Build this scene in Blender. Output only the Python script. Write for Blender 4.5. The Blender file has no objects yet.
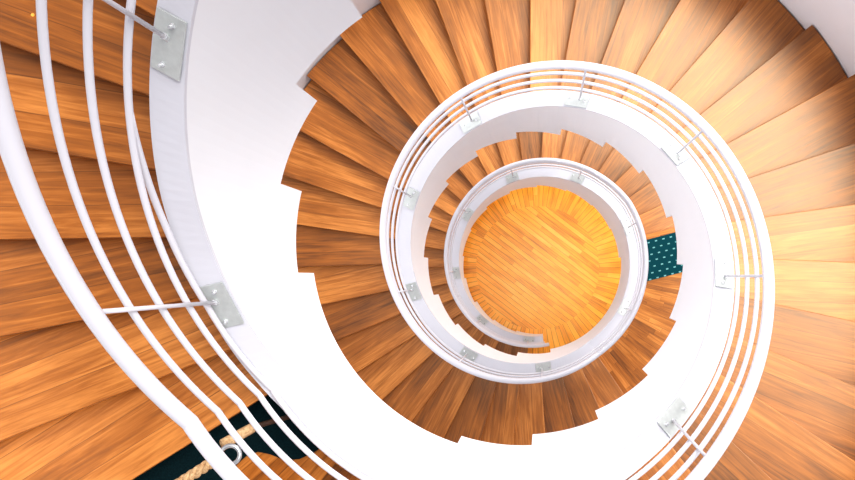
import bpy, bmesh, math, random
from mathutils import Vector, Matrix
random.seed(7)
R = 1.35                       # radius of the handrail circle round the open well
FPX = 774.1                    # focal length in pixels
H = 14.65                      # camera height above the ground floor
CAM = Vector((0.144, -0.2086, H))
PI = math.pi
col = bpy.context.scene.collection
KI, KO = 0.9296, 1.027         # inner and outer face of the string wall
ROUT = 2.935

# ------------------------------------------------------------------ helpers
def P(t, r, z):                # t in degrees, growing as the stair climbs (clockwise from above)
    a = math.radians(t)
    return Vector((r*math.cos(a), -r*math.sin(a), z))

def unproject(px, py, d):      # survey point seen at a pixel, d metres below the viewpoint
    return Vector((CAM.x+(px-545.2)/FPX*d, CAM.y-(py-278.7)/FPX*d, H-d))

def obj(name, bm, mat, parent=None, smooth=False, bevel=0):
    me = bpy.data.meshes.new(name)
    bmesh.ops.recalc_face_normals(bm, faces=bm.faces)
    bm.to_mesh(me); bm.free()
    if smooth:
        for p in me.polygons: p.use_smooth = True
    me.materials.append(mat)
    o = bpy.data.objects.new(name, me); col.objects.link(o)
    if parent: o.parent = parent
    if bevel:
        b = o.modifiers.new('bevel', 'BEVEL'); b.width = bevel; b.segments = 2; b.limit_method = 'ANGLE'
        b.angle_limit = math.radians(50)
    return o

def thing(name, label, cat, loc=(0, 0, 0)):
    o = bpy.data.objects.new(name, None); col.objects.link(o); o.location = loc
    o.empty_display_size = .1
    o['label'] = label; o['category'] = cat
    return o

def sweep(bm, pts, rad, n=12, cap=True):
    """round tube along a polyline with mitred kinks"""
    N = len(pts); rings = []
    up = Vector((0, 0, 1))
    for i in range(N):
        if i == 0: d = (pts[1]-pts[0]).normalized(); s = 1
        elif i == N-1: d = (pts[-1]-pts[-2]).normalized(); s = 1
        else:
            a = (pts[i]-pts[i-1]).normalized(); b = (pts[i+1]-pts[i]).normalized()
            d = (a+b).normalized()
        ref = up if abs(d.z) < .95 else Vector((1, 0, 0))
        x = d.cross(ref).normalized(); y = x.cross(d).normalized()
        rings.append([bm.verts.new(pts[i]+x*rad*math.cos(2*PI*k/n)+y*rad*math.sin(2*PI*k/n)) for k in range(n)])
    for i in range(N-1):
        for k in range(n):
            bm.faces.new((rings[i][k], rings[i][(k+1) % n], rings[i+1][(k+1) % n], rings[i+1][k]))
    if cap:
        bm.faces.new(rings[0]); bm.faces.new(rings[-1])

def band(bm, secs):
    """closed strip through rectangular sections; secs = list of 4-point loops"""
    L = [[bm.verts.new(p) for p in s] for s in secs]
    for a, b in zip(L[:-1], L[1:]):
        for k in range(4):
            k2 = (k+1) % 4
            bm.faces.new((a[k], a[k2], b[k2], b[k]))
    bm.faces.new(L[0]); bm.faces.new(L[-1])

def lerp_table(tab, t):
    if t <= tab[0][0]: return tab[0][1]
    for (a, va), (b, vb) in zip(tab[:-1], tab[1:]):
        if t <= b: return va+(vb-va)*(t-a)/(b-a)
    return tab[-1][1]

# ------------------------------------------------------------------ materials
def nodes(name):
    m = bpy.data.materials.new(name); m.use_nodes = True
    nt = m.node_tree; b = nt.nodes['Principled BSDF']
    return m, nt, b
def N(nt, t, **kw):
    n = nt.nodes.new(t)
    for k, v in kw.items(): setattr(n, k, v)
    return n
def mth(nt, op, a, b=None, c=None):
    n = nt.nodes.new('ShaderNodeMath'); n.operation = op
    for i, v in enumerate((a, b, c)):
        if v is None: continue
        if isinstance(v, (int, float)): n.inputs[i].default_value = v
        else: nt.links.new(v, n.inputs[i])
    return n.outputs[0]
def ramp(nt, fac, stops):
    n = nt.nodes.new('ShaderNodeValToRGB')
    while len(n.color_ramp.elements) < len(stops): n.color_ramp.elements.new(.5)
    for e, (p, c) in zip(n.color_ramp.elements, stops): e.position = p; e.color = (*c, 1)
    nt.links.new(fac, n.inputs[0]); return n.outputs[0]

def paint(name, c, rough=.45, var=.03):
    m, nt, b = nodes(name)
    tc = N(nt, 'ShaderNodeTexCoord'); nz = N(nt, 'ShaderNodeTexNoise')
    nz.inputs['Scale'].default_value = 1.7; nz.inputs['Detail'].default_value = 3
    nt.links.new(tc.outputs['Object'], nz.inputs['Vector'])
    lo = tuple(x*(1-var) for x in c)
    nt.links.new(ramp(nt, nz.outputs['Fac'], [(.3, lo), (.7, c)]), b.inputs['Base Color'])
    b.inputs['Roughness'].default_value = rough
    return m
def metal(name, c, rough):
    m, nt, b = nodes(name)
    tc = N(nt, 'ShaderNodeTexCoord'); nz = N(nt, 'ShaderNodeTexNoise')
    nz.inputs['Scale'].default_value = 40
    nt.links.new(tc.outputs['Object'], nz.inputs['Vector'])
    nt.links.new(ramp(nt, nz.outputs['Fac'], [(.3, tuple(x*.9 for x in c)), (.7, c)]), b.inputs['Base Color'])
    b.inputs['Roughness'].default_value = rough; b.inputs['Metallic'].default_value = .6
    return m

def wood(name, board, mode='uv', length=.9, dark=(.080, .017, .001), mid=(.350, .104, .009), light=(.68, .262, .055), rough=.30, spread=1.0, objvar=.16, sheen=.1):
    """boards of width `board` along u with grain; mode uv, or floor (diagonal disc inside a radial ring)"""
    m, nt, b = nodes(name); L = nt.links.new
    if mode == 'uv':
        uv = N(nt, 'ShaderNodeUVMap'); sp = N(nt, 'ShaderNodeSeparateXYZ'); L(uv.outputs[0], sp.inputs[0])
        u, v = sp.outputs[0], sp.outputs[1]
        rnd = N(nt, 'ShaderNodeObjectInfo').outputs['Random']
        sel = None
    else:
        tc = N(nt, 'ShaderNodeTexCoord'); sp = N(nt, 'ShaderNodeSeparateXYZ'); L(tc.outputs['Object'], sp.inputs[0])
        x, y = sp.outputs[0], sp.outputs[1]
        rr = mth(nt, 'SQRT', mth(nt, 'ADD', mth(nt, 'MULTIPLY', x, x), mth(nt, 'MULTIPLY', y, y)))
        an = mth(nt, 'ARCTAN2', y, x)
        sel = mth(nt, 'GREATER_THAN', rr, 1.165)
        ca, sa = math.cos(math.radians(-37)), math.sin(math.radians(-37))
        ud = mth(nt, 'ADD', mth(nt, 'MULTIPLY', x, ca), mth(nt, 'MULTIPLY', y, sa))
        vd = mth(nt, 'ADD', mth(nt, 'MULTIPLY', x, -sa), mth(nt, 'MULTIPLY', y, ca))
        ur = mth(nt, 'ADD', rr, 10.0)
        vr = mth(nt, 'MULTIPLY', an, 1.25)
        def mix(a, c): return mth(nt, 'ADD', mth(nt, 'MULTIPLY', a, mth(nt, 'SUBTRACT', 1.0, sel)), mth(nt, 'MULTIPLY', c, sel))
        u, v = mix(ud, ur), mix(vd, vr)
        val = N(nt, 'ShaderNodeValue'); val.outputs[0].default_value = .37; rnd = val.outputs[0]
    vb = mth(nt, 'DIVIDE', v, board)
    row = mth(nt, 'FLOOR', vb)
    # stagger the butt joints
    wn0 = N(nt, 'ShaderNodeTexWhiteNoise', noise_dimensions='2D'); cb0 = N(nt, 'ShaderNodeCombineXYZ')
    L(row, cb0.inputs[0]); L(rnd, cb0.inputs[1]); L(cb0.outputs[0], wn0.inputs['Vector'])
    ub = mth(nt, 'ADD', mth(nt, 'DIVIDE', u, length), mth(nt, 'MULTIPLY', wn0.outputs['Value'], 7.0))
    cell = mth(nt, 'FLOOR', ub)
    wn = N(nt, 'ShaderNodeTexWhiteNoise', noise_dimensions='3D'); cb = N(nt, 'ShaderNodeCombineXYZ')
    L(row, cb.inputs[0]); L(cell, cb.inputs[1]); L(mth(nt, 'MULTIPLY', rnd, 91.0), cb.inputs[2]); L(cb.outputs[0], wn.inputs['Vector'])
    bt = wn.outputs['Value']
    # grain
    gv = N(nt, 'ShaderNodeCombineXYZ')
    L(mth(nt, 'ADD', mth(nt, 'MULTIPLY', u, 1.3), mth(nt, 'MULTIPLY', bt, 37.0)), gv.inputs[0])
    L(mth(nt, 'MULTIPLY', v, 24.0), gv.inputs[1]); L(mth(nt, 'MULTIPLY', rnd, 53.0), gv.inputs[2])
    g = N(nt, 'ShaderNodeTexNoise'); g.inputs['Scale'].default_value = 1.6; g.inputs['Detail'].default_value = 6
    g.inputs['Roughness'].default_value = .62; g.inputs['Distortion'].default_value = .9
    L(gv.outputs[0], g.inputs['Vector'])
    gv2 = N(nt, 'ShaderNodeCombineXYZ')
    L(mth(nt, 'ADD', mth(nt, 'MULTIPLY', u, .9), mth(nt, 'MULTIPLY', bt, 11.0)), gv2.inputs[0])
    L(mth(nt, 'MULTIPLY', v, 2.6), gv2.inputs[1]); L(mth(nt, 'MULTIPLY', rnd, 17.0), gv2.inputs[2])
    g2 = N(nt, 'ShaderNodeTexNoise'); g2.inputs['Scale'].default_value = 1.5; g2.inputs['Detail'].default_value = 3
    L(gv2.outputs[0], g2.inputs['Vector'])
    tone = mth(nt, 'ADD', mth(nt, 'MULTIPLY', mth(nt, 'SUBTRACT', g.outputs['Fac'], .5), .95),
               mth(nt, 'ADD', mth(nt, 'MULTIPLY', mth(nt, 'SUBTRACT', bt, .5), .38*spread),
                   mth(nt, 'ADD', mth(nt, 'MULTIPLY', mth(nt, 'SUBTRACT', g2.outputs['Fac'], .5), .7),
                       mth(nt, 'ADD', mth(nt, 'MULTIPLY', mth(nt, 'SUBTRACT', rnd, .5), objvar), .5))))
    c = ramp(nt, tone, [(.12, dark), (.5, mid), (.86, light)])
    # seams
    f = mth(nt, 'FRACT', vb); e = mth(nt, 'MINIMUM', f, mth(nt, 'SUBTRACT', 1.0, f))
    s1 = mth(nt, 'LESS_THAN', e, .0016/board if mode == 'uv' else .006/board)
    fu = mth(nt, 'FRACT', ub); eu = mth(nt, 'MINIMUM', fu, mth(nt, 'SUBTRACT', 1.0, fu))
    s2 = mth(nt, 'LESS_THAN', eu, .0015/length)
    seam = mth(nt, 'MAXIMUM', s1, s2)
    mx = N(nt, 'ShaderNodeMix', data_type='RGBA'); mx.inputs[7].default_value = tuple(x*.55 for x in dark)+(1,)
    L(mth(nt, 'MULTIPLY', seam, .6), mx.inputs[0]); L(c, mx.inputs[6])
    L(mx.outputs[2], b.inputs['Base Color'])
    L(mth(nt, 'ADD', mth(nt, 'MULTIPLY', g.outputs['Fac'], .12), rough), b.inputs['Roughness'])
    b.inputs['IOR'].default_value = 1.5+.08*sheen; b.inputs['Specular IOR Level'].default_value = .5+.5*sheen; b.inputs['Specular Tint'].default_value = (1, .80, .58, 1)
    bp = N(nt, 'ShaderNodeBump'); bp.inputs['Strength'].default_value = .08; bp.inputs['Distance'].default_value = .004
    L(g.outputs['Fac'], bp.inputs['Height']); L(bp.outputs[0], b.inputs['Normal'])
    return m

M_white = paint('white_paint', (.78, .785, .82), .5)
M_cope = paint('white_paint_shaded', (.59, .59, .645), .4)  # same white paint as the wall, with the coping's shade put into the colour
M_rail = paint('rail_paint', (.62, .61, .66), .28, .02)
M_steel = metal('brushed_steel', (.60, .63, .62), .42)
M_bolt = metal('bolt_steel', (.75, .76, .78), .25)
M_chrome = metal('chrome', (.50, .51, .53), .12)
M_tread = wood('tread_wood', .15, length=1e6, spread=.45, objvar=.34, sheen=1.0)
M_land = wood('landing_wood', .062, length=.8, sheen=.3)
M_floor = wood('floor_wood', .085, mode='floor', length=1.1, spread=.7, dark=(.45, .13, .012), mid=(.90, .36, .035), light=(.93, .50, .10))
M_bronze = paint('dark_bronze', (.05, .025, .015), .4)

def carpet_mat():
    m, nt, b = nodes('teal_carpet'); L = nt.links.new
    uv = N(nt, 'ShaderNodeUVMap'); sp = N(nt, 'ShaderNodeSeparateXYZ'); L(uv.outputs[0], sp.inputs[0])
    u = mth(nt, 'DIVIDE', sp.outputs[0], .105); v = mth(nt, 'DIVIDE', sp.outputs[1], .082)
    row = mth(nt, 'FLOOR', v)
    u2 = mth(nt, 'ADD', u, mth(nt, 'MULTIPLY', mth(nt, 'MODULO', mth(nt, 'ABSOLUTE', row), 2.0), .5))
    du = mth(nt, 'ABSOLUTE', mth(nt, 'SUBTRACT', mth(nt, 'FRACT', u2), .5))
    dv = mth(nt, 'ABSOLUTE', mth(nt, 'SUBTRACT', mth(nt, 'FRACT', v), .5))
    k = mth(nt, 'MULTIPLY', mth(nt, 'LESS_THAN', du, .15), mth(nt, 'LESS_THAN', dv, .10))
    mx = N(nt, 'ShaderNodeMix', data_type='RGBA')
    mx.inputs[6].default_value = (.004, .050, .062, 1); mx.inputs[7].default_value = (.17, .40, .40, 1)
    L(k, mx.inputs[0]); L(mx.outputs[2], b.inputs['Base Color'])
    b.inputs['Roughness'].default_value = .95; b.inputs['Specular IOR Level'].default_value = .1
    nz = N(nt, 'ShaderNodeTexNoise'); nz.inputs['Scale'].default_value = 400
    L(uv.outputs[0], nz.inputs['Vector'])
    bp = N(nt, 'ShaderNodeBump'); bp.inputs['Strength'].default_value = .5; L(nz.outputs['Fac'], bp.inputs['Height']); L(bp.outputs[0], b.inputs['Normal'])
    return m
M_carpet = carpet_mat()
def plain_carpet():
    m, nt, b = nodes('dark_teal_carpet'); L = nt.links.new
    tc = N(nt, 'ShaderNodeTexCoord'); nz = N(nt, 'ShaderNodeTexNoise'); nz.inputs['Scale'].default_value = 120
    L(tc.outputs['Object'], nz.inputs['Vector'])
    L(ramp(nt, nz.outputs['Fac'], [(.35, (.002, .010, .013)), (.7, (.004, .020, .024))]), b.inputs['Base Color'])
    b.inputs['Roughness'].default_value = .95; b.inputs['Specular IOR Level'].default_value = .1
    return m
M_carpet2 = plain_carpet()
def rope_mat():
    m, nt, b = nodes('hemp_rope'); L = nt.links.new
    tc = N(nt, 'ShaderNodeTexCoord'); nz = N(nt, 'ShaderNodeTexNoise'); nz.inputs['Scale'].default_value = 90
    L(tc.outputs['Object'], nz.inputs['Vector'])
    L(ramp(nt, nz.outputs['Fac'], [(.3, (.40, .22, .10)), (.7, (.72, .50, .28))]), b.inputs['Base Color'])
    b.inputs['Roughness'].default_value = .9
    return m
M_rope = rope_mat()

# ------------------------------------------------------------------ levels of the stair
A_, B_, S_ = 0.012579958, 1.5553657e-05, 1045.0778
def zf(t):
    z = t-90
    for a, b in ((328.0, 415.2), (808.4, 867.4)): z -= .96*min(max(t-a, 0), b-a)
    return z
def d_hand(t): return S_*(A_-B_*zf(t))
def d_cope(t):
    if t < 780: return d_hand(t)+.9
    return lerp_table([(780, d_hand(780)+.9), (793.5, 3.93), (806, 3.74), (860, 3.735), (870, 3.62), (883, 3.44), (895, 3.25), (905, 3.075),
                       (918, 2.865), (930, 2.67), (1200, 2.67-270*.01626)], t)

RISE = .1625; STEP = 10.37
DL1 = H-25*RISE-0.0          # depth of the lower landing
DL2 = DL1-40*RISE
T_A = [345.6-STEP*j for j in range(24, -1, -1)]          # last one opens the lower landing
T_B = [415.6+10.22*j for j in range(40)]                  # last one opens the upper landing
T_C = [867.8+10.45*j for j in range(13)]
steps = []                                               # (t0, t1, depth, is_landing)
d = H
allT = T_A+T_B+T_C
for i, t in enumerate(allT):
    d -= RISE
    t1 = allT[i+1] if i+1 < len(allT) else t+STEP
    steps.append((t, t1, d, t1-t > 15))
T_END = steps[-1][1]

PANEL = [(85.5, H), (108.3, 14.36), (129.5, 14.05), (150.5, 13.55), (171, 13.24), (188, 13.02), (209, 12.85), (229.5, 12.6), (250, 12.36), (270.5, 12.13),
         (292, 11.95), (313, 11.8), (334, 11.65), (355, 11.33), (440, 10.8), (460.8, 10.25), (481.2, 9.97), (501.2, 9.67), (521.3, 9.25),
         (541.8, 8.92), (562.4, 8.62), (582.3, 8.35), (602.5, 8.03), (623, 7.7), (643.5, 7.38), (663.5, 7.08), (683.1, 6.82), (704.8, 6.52),
         (724, 6.215), (744.7, 5.875), (765.5, 5.53), (786.5, 5.2), (807.3, 4.86), (827.7, 4.64), (892, 4.345), (913, 4.0), (934.5, 3.66), (955, 3.34),
         (976, 3.01), (1010, 2.7)]
def d_panel(t):
    v = PANEL[0][1]
    for a, w in PANEL:
        if t >= a: v = w
    return v

# ------------------------------------------------------------------ the staircase
stair = thing('spiral_staircase', 'tall spiral staircase with orange wooden treads winding round an open well inside white walls', 'staircase')

def fan(t0, t1, r0, r1, ztop, th, name, mat, over=1.0, n=3):
    """one wedge-shaped board: straight front nosing on a radius, runs back under the next riser"""
    bm = bmesh.new(); uvl = bm.loops.layers.uv.new('UVMap')
    tb = t1+over
    tm = math.radians((t0))
    ux = Vector((math.cos(tm), -math.sin(tm), 0)); vx = Vector((-math.sin(tm), -math.cos(tm), 0))
    ns = max(2, int((tb-t0)/3.0)+1)
    top = []; bot = []
    for i in range(ns+1):
        t = t0+(tb-t0)*i/ns
        a = P(t, r0, ztop); b_ = P(t, r1, ztop)
        top.append((bm.verts.new(a), bm.verts.new(b_)))
        bot.append((bm.verts.new(a-Vector((0, 0, th))), bm.verts.new(b_-Vector((0, 0, th)))))
    fs = []
    for i in range(ns):
        bm.faces.new((top[i][0], top[i][1], top[i+1][1], top[i+1][0]))
        bm.faces.new((bot[i][1], bot[i][0], bot[i+1][0], bot[i+1][1]))
        bm.faces.new((top[i][0], top[i+1][0], bot[i+1][0], bot[i][0]))
        bm.faces.new((top[i+1][1], top[i][1], bot[i][1], bot[i+1][1]))
    bm.faces.new((top[0][1], top[0][0], bot[0][0], bot[0][1]))
    bm.faces.new((top[-1][0], top[-1][1], bot[-1][1], bot[-1][0]))
    polar = (tb-t0) > 20
    for f in bm.faces:
        for l in f.loops:
            co = l.vert.co
            if polar:
                r = math.hypot(co.x, co.y); a = math.atan2(-co.y, co.x)
                ref = math.radians((t0+tb)/2)
                da = (a-ref+PI) % (2*PI)-PI
                l[uvl].uv = (r, da*1.7+5)
            else:
                l[uvl].uv = (co.dot(ux), co.dot(vx)*1.0+.004+(co.z-ztop))
    return obj(name, bm, mat, stair, bevel=.006)

for (t0, t1, dd, land) in steps:
    z = H-dd
    r0, r1 = 1.33, 2.925
    fan(t0, t1, r0, r1, z, .045, 'landing' if land else 'tread', M_land if land else M_tread, over=2.2 if not land else 2.2)
    # riser, set back under the nosing
    bm = bmesh.new(); uvl = bm.loops.layers.uv.new('UVMap')
    a = t0+.9; w = 1.0
    zt, zb = z-.045, z-RISE
    q = [P(a, r0, zb), P(a, r1, zb), P(a+w, r1, zb), P(a+w, r0, zb), P(a, r0, zt), P(a, r1, zt), P(a+w, r1, zt), P(a+w, r0, zt)]
    v = [bm.verts.new(p) for p in q]
    for f in ((0, 1, 5, 4), (1, 2, 6, 5), (2, 3, 7, 6), (3, 0, 4, 7), (4, 5, 6, 7), (3, 2, 1, 0)):
        bm.faces.new([v[k] for k in f])
    for f in bm.faces:
        for l in f.loops: l[uvl].uv = (math.hypot(l.vert.co.x, l.vert.co.y), l.vert.co.z-zb)
    obj('riser', bm, M_tread, stair)

def on_tread(px, py):
    for (t0, t1, dd, land) in reversed(steps):
        q = unproject(px, py, dd); t = math.degrees(math.atan2(-q.y, q.x)) % 360
        if (t-t0) % 360 < t1-t0 and 1.4 < q.xy.length < ROUT and abs(dd) > 1.9: return q
# small brass stud let into a step
q = on_tread(33, 15)
bm = bmesh.new(); sweep(bm, [q-Vector((0, 0, .002)), q+Vector((0, 0, .0025))], .007, 14)
obj('brass_stud', bm, paint('brass', (.9, .45, .08), .3), stair)

# inner string wall, coping on top, stepped panels below
def samples(t0, t1, dt, extra=()):
    s = [t0+(t1-t0)*i/int((t1-t0)/dt) for i in range(int((t1-t0)/dt)+1)]
    s += [x for x in extra if t0 < x < t1]
    return sorted(set(round(x, 3) for x in s))
pj = [a for a, _ in PANEL[1:]]
secs = []
CT = .02
for t in samples(85.5, T_END, 2.0, [328, 415.2, 806, 860]+[x for x in pj]):
    zt = H-d_cope(t)-CT
    def sec(db): return [P(t, R*KI, zt), P(t, R*KO, zt), P(t, R*KO, H-db), P(t, R*KI, H-db)]
    if any(abs(t-x) < .002 for x in pj):
        secs.append(sec(d_panel(t-.01))); 
    secs.append(sec(d_panel(t)))
bm = bmesh.new(); band(bm, secs)
bmesh.ops.recalc_face_normals(bm, faces=bm.faces)
obj('inner_string_wall', bm, M_white, stair)
bm = bmesh.new()
secs = []
for t in samples(85.3, T_END, 1.5, [328, 415.2, 806, 860]):
    zt = H-d_cope(t)
    secs.append([P(t, R*KI-.002, zt), P(t, R*KO+.002, zt), P(t, R*KO+.002, zt-CT), P(t, R*KI-.002, zt-CT)])
band(bm, secs); obj('coping', bm, M_cope, stair)

# smooth plaster soffit below the flights
def d_walk(t):
    prev = H
    for (a, b, dd, land) in steps:
        if t < a: return prev
        if t < b:
            return dd if land else dd+RISE*(0)-RISE*(t-a)/(b-a)
        prev = dd
    return prev
bm = bmesh.new(); secs = []
for t in samples(112, T_END, 3.0, []):
    zu = H-d_walk(t)-.36; 
    zu = max(zu, 0.02)
    secs.append([P(t, R*KO-.01, zu+.06), P(t, ROUT+.02, zu+.06), P(t, ROUT+.02, zu), P(t, R*KO-.01, zu)])
band(bm, secs); obj('soffit', bm, M_white, stair)
# outer parapet
bm = bmesh.new(); secs = []
for t in samples(92, T_END, 2.5, []):
    zw = H-d_walk(t)
    zb = max(zw-.40, 0.0)
    secs.append([P(t, ROUT, zw+.95), P(t, ROUT+.12, zw+.95), P(t, ROUT+.12, zb), P(t, ROUT, zb)])
band(bm, secs); obj('outer_parapet', bm, M_white, stair)

# ------------------------------------------------------------------ balustrade
bal = thing('balustrade', 'white tubular handrail with thin rails on slim posts around the open stairwell', 'railing')
def rail(name, t0, t1, off, k, rad, n=12, fn=None):
    bm = bmesh.new(); pts = []
    for t in samples(t0, t1, 2.0, [x+dx for x in (328, 415.2, 808.4, 867.4) for dx in (-.5, -.15, 0, .15, .5)]):
        o = fn(t) if fn else off
        pts.append(P(t, R*k, H-(d_hand(t)+o)))
    sweep(bm, pts, rad, n)
    return obj(name, bm, M_rail, bal, smooth=True)
rail('handrail', 81.5, T_END, 0, 1.0, .031, 20)
rail('rail', 84.5, T_END, .255, 1.006, .0135)
rail('rail', 84.5, T_END, .47, 1.006, .0135)
rail('rail', 84.5, T_END, .695, 1.006, .0135)
rail('short_rail', 800, 916, .85, 1.006, .0135, 12, lambda t: lerp_table([(800, .86), (886, .86), (900, .80), (916, .695)], t))

POSTS = [97.2, 136.4, 175.7, 217.3, 255.8, 297.2, 339.3, 386.6, 445.5, 485.2, 525.5, 567, 606.9, 648.7, 687.5, 728.3, 769.3, 808, 886.4, 928.2, 969.5]
for t in POSTS:
    zc = H-d_cope(t); zh = H-d_hand(t)
    bm = bmesh.new()
    foot = P(t, R*.983, zc+.004); top = P(t, R*.997, zh)
    sweep(bm, [foot, foot+(top-foot)*.5, top], .0085, 10)
    post = obj('post', bm, M_rail, bal, smooth=True)
    # plate following the slope of the coping
    e = 3.0
    tan = (P(t+e, R*.975, H-d_cope(t+e))-P(t-e, R*.975, H-d_cope(t-e))).normalized()
    rad_ = P(t, 1, 0); nrm = tan.cross(rad_).normalized()
    if nrm.z < 0: nrm = -nrm
    c = P(t-.6, R*.977, zc)+nrm*.008
    c.z = H-d_cope(t-.6)+nrm.z*.008
    bm = bmesh.new()
    vs = []
    for s in (-1, 1):
        vs.append([bm.verts.new(c+tan*a*.115+rad_*b_*.058+nrm*s*.004) for a, b_ in ((-1, -1), (1, -1), (1, 1), (-1, 1))])
    bm.faces.new(vs[0]); bm.faces.new(vs[1])
    for k in range(4): bm.faces.new((vs[0][k], vs[0][(k+1) % 4], vs[1][(k+1) % 4], vs[1][k]))
    plate = obj('mounting_plate', bm, M_steel, bal, bevel=.0015)
    for s in (-1, 1):
        bm = bmesh.new(); q = c+tan*s*.08+rad_*(-.01*s)
        sweep(bm, [q+nrm*.004, q+nrm*.011], .011, 6)
        sweep(bm, [q+nrm*.0108, q+nrm*.024], .006, 8)
        obj('bolt', bm, M_bolt, plate)
    bm = bmesh.new()
    sweep(bm, [foot+nrm*.002, foot+(top-foot).normalized()*.03], .0125, 12)
    obj('socket', bm, M_bolt, post, smooth=False)

# ------------------------------------------------------------------ ground floor
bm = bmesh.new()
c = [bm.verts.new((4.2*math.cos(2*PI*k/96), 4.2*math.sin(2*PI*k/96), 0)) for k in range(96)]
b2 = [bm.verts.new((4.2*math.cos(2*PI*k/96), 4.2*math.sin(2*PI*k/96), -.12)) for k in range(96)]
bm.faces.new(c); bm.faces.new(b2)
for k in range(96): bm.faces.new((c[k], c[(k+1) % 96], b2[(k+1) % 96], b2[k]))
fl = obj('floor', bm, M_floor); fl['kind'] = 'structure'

# ------------------------------------------------------------------ carpets on the landings
def slab(name, pts, z, th, mat, uvdir, label):
    bm = bmesh.new(); uvl = bm.loops.layers.uv.new('UVMap')
    a = [bm.verts.new((p[0], p[1], z+th)) for p in pts]; b_ = [bm.verts.new((p[0], p[1], z)) for p in pts]
    bm.faces.new(a); bm.faces.new(b_[::-1]); n = len(pts)
    for k in range(n): bm.faces.new((a[k], b_[k], b_[(k+1) % n], a[(k+1) % n]))
    th_ = math.radians(uvdir)
    for f in bm.faces:
        for l in f.loops:
            co = l.vert.co
            l[uvl].uv = (co.x*math.cos(th_)+co.y*math.sin(th_)+20, -co.x*math.sin(th_)+co.y*math.cos(th_)+20)
    o = obj(name, bm, mat); o['label'] = label; o['category'] = 'carpet'
    return o
zl1 = H-DL1
td = 345.5; u0 = P(td, 1, 0); v0 = P(td+90, 1, 0)
def loc(uu, vv): q = u0*uu+v0*vv; return (q.x, q.y)
pts = []
for vv in (.07, .62):
    rr = 1.392; pts.append(loc(math.sqrt(rr*rr-vv*vv), vv))
ro = 2.915
pts = [pts[0], loc(math.sqrt(ro*ro-.07**2), .07), loc(math.sqrt(ro*ro-.35**2), .35), loc(math.sqrt(ro*ro-.62**2), .62), pts[1], loc(math.sqrt(1.392**2-.35**2), .35)]
slab('landing_carpet', pts, zl1+.001, .012, M_carpet, -td, 'teal carpet strip with pale dashes across the lower landing')
zl2 = H-DL2
kt = [(149.6, 1.04), (149.6, 1.5), (149.6, 2.155), (143, 2.155), (136, 2.155), (137, 1.9), (138.5, 1.65), (140, 1.5), (141.2, 1.42), (141.4, 1.36), (140.7, 1.31),
      (139, 1.28), (136.7, 1.255), (134.8, 1.21), (133.7, 1.15), (133.2, 1.10), (133, 1.04), (138, 1.04), (144, 1.04)]
slab('landing_carpet', [tuple(P(t, k*R, 0).xy) for t, k in kt], zl2+.001, .01, M_carpet2, 0, 'plain dark teal carpet with a rounded edge on the upper landing under the rope')

# ------------------------------------------------------------------ rope barrier
rb_pts = [unproject(150, 502, 3.50), unproject(187, 480, 3.50), unproject(214, 461, 3.47)]
ring_c = unproject(230, 455, 3.44)
rope_t = thing('rope_barrier', 'twisted tan rope with a chrome ring hanging across the upper landing behind the white rails', 'rope')
p0 = rb_pts[2]; dirv = (rb_pts[0]-p0); dirv.z = 0; dirv.normalize()
Lr = 0.1
while (p0+dirv*Lr).xy.length < ROUT-.004: Lr += .005
path = []
nseg = 150
for i in range(nseg+1):
    s = i/nseg
    q = p0+dirv*Lr*s
    q.z = p0.z-.05*math.sin(PI*s)
    path.append(q)
side = dirv.cross(Vector((0, 0, 1))).normalized()
bm = bmesh.new()
for k in range(3):
    strand = []
    for i, q in enumerate(path):
        ph = 2*PI*k/3+i*.42
        strand.append(q+side*math.cos(ph)*.0125+Vector((0, 0, 1))*math.sin(ph)*.0125)
    sweep(bm, strand, .0135, 8)
obj('rope', bm, M_rope, rope_t, smooth=True)
bm = bmesh.new()                                          # ring
ax1 = (side*.75+dirv*.66).normalized(); ax2 = Vector((0, 0, 1)).cross(ax1).normalized(); ax2 = (ax2+Vector((0, 0, .35))).normalized()
ax1 = side.copy(); ax2 = (dirv+Vector((0, 0, .25))).normalized()
nr = 28; rings = []
for i in range(nr):
    a = 2*PI*i/nr; cc = ring_c+(ax1*math.cos(a)+ax2*math.sin(a))*.041
    out = (cc-ring_c).normalized(); nn = ax1.cross(ax2).normalized()
    rings.append([bm.verts.new(cc+out*.0105*math.cos(2*PI*j/10)+nn*.0105*math.sin(2*PI*j/10)) for j in range(10)])
for i in range(nr):
    for j in range(10):
        bm.faces.new((rings[i][j], rings[i][(j+1) % 10], rings[(i+1) % nr][(j+1) % 10], rings[(i+1) % nr][j]))
obj('ring', bm, M_chrome, rope_t, smooth=True)
bm = bmesh.new(); f0 = unproject(223, 444, 3.47); f1 = unproject(252, 428, 3.60)
sweep(bm, [f0, f0+(f1-f0)*.15, f0+(f1-f0)*.8, f1], .024, 16); obj('leather_sleeve', bm, M_rope, rope_t, smooth=True)
bm = bmesh.new(); g1 = unproject(262, 434, 3.80)
e1 = P(140.5, R*KO+.004, H-3.90)
sweep(bm, [f1-(f1-f0)*.2, f1+Vector((0, 0, -.03)), (f1+e1)*.5+Vector((0, 0, -.03)), e1], .012, 10); obj('bracket_arm', bm, M_bronze, rope_t, smooth=True)
bm = bmesh.new(); q = p0+dirv*(Lr); sweep(bm, [q-dirv*.03, q+dirv*.006], .028, 16); obj('wall_hook', bm, M_chrome, rope_t)

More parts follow.
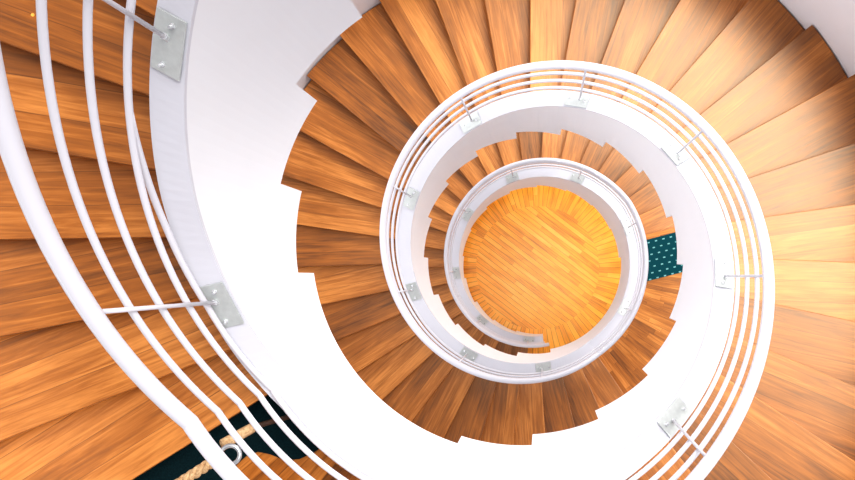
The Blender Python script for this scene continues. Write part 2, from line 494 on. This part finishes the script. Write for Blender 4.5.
# ------------------------------------------------------------------ light
w = bpy.data.worlds.new('world'); bpy.context.scene.world = w; w.use_nodes = True
nt = w.node_tree; bg = nt.nodes['Background']
tc = N(nt, 'ShaderNodeTexCoord'); dp = N(nt, 'ShaderNodeVectorMath', operation='DOT_PRODUCT')
dp.inputs[1].default_value = Vector((.50, .80, .35)).normalized()
nt.links.new(tc.outputs['Generated'], dp.inputs[0])
nt.links.new(ramp(nt, mth(nt, 'ADD', mth(nt, 'MULTIPLY', dp.outputs['Value'], .5), .5),
    [(0.0, (.9, .88, .9)), (.42, (.50, .49, .53)), (.68, (.55, .54, .57)), (1.0, (1.2, 1.17, 1.17))]), bg.inputs['Color'])
bg.inputs['Strength'].default_value = 1.0
sun = bpy.data.lights.new('overhead_sheen_light', 'SUN'); sun.energy = 4.0; sun.angle = math.radians(40); sun.color = (1, .98, .95)  # overhead sun added to give the right-hand treads their pale sheen
so = bpy.data.objects.new('overhead_sheen_light', sun); col.objects.link(so)
dv = -Vector((.42, .22, .90)); so.rotation_euler = dv.to_track_quat('-Z', 'Y').to_euler()

ar = bpy.data.lights.new('tall_window_light', 'AREA'); ar.shape = 'RECTANGLE'; ar.size = 6.0; ar.size_y = 15.0; ar.energy = 1000; ar.color = (1, .985, .96)
ao = bpy.data.objects.new('tall_window_light', ar); col.objects.link(ao)
ao.location = (1.6, 6.4, 10.5); ao.rotation_euler = Vector((-1.6, -6.4, -1.0)).to_track_quat('-Z', 'Z').to_euler()

a2 = bpy.data.lights.new('side_fill_light', 'AREA'); a2.shape = 'RECTANGLE'; a2.size = 5.0; a2.size_y = 14.0; a2.energy = 520; a2.color = (.97, .98, 1)  # added fill lamp, brightens the string wall on the right of the well
o2 = bpy.data.objects.new('side_fill_light', a2); col.objects.link(o2)
o2.location = (-6.2, .8, 9.5); o2.rotation_euler = Vector((6.2, -.8, -.6)).to_track_quat('-Z', 'Z').to_euler()
sk = bpy.data.lights.new('floor_fill_light', 'AREA'); sk.shape = 'DISK'; sk.size = 1.8; sk.energy = 7; sk.spread = math.radians(16)  # added lamp above the well, only there to brighten the ground floor
so2 = bpy.data.objects.new('floor_fill_light', sk); col.objects.link(so2); so2.location = (0, 0, 16.5)

# ------------------------------------------------------------------ camera
cam = bpy.data.cameras.new('camera'); co = bpy.data.objects.new('camera', cam); col.objects.link(co)
co.location = CAM; co.rotation_euler = (0, 0, 0)
cam.sensor_width = 36; cam.lens = FPX*36/855
cam.shift_x = -(545.2-427.5)/855; cam.shift_y = (278.7-240)/855
cam.clip_start = .05
sc = bpy.context.scene; sc.camera = co
sc.view_settings.view_transform = 'Standard'; sc.view_settings.look = 'Medium High Contrast'; sc.view_settings.exposure = -0.26
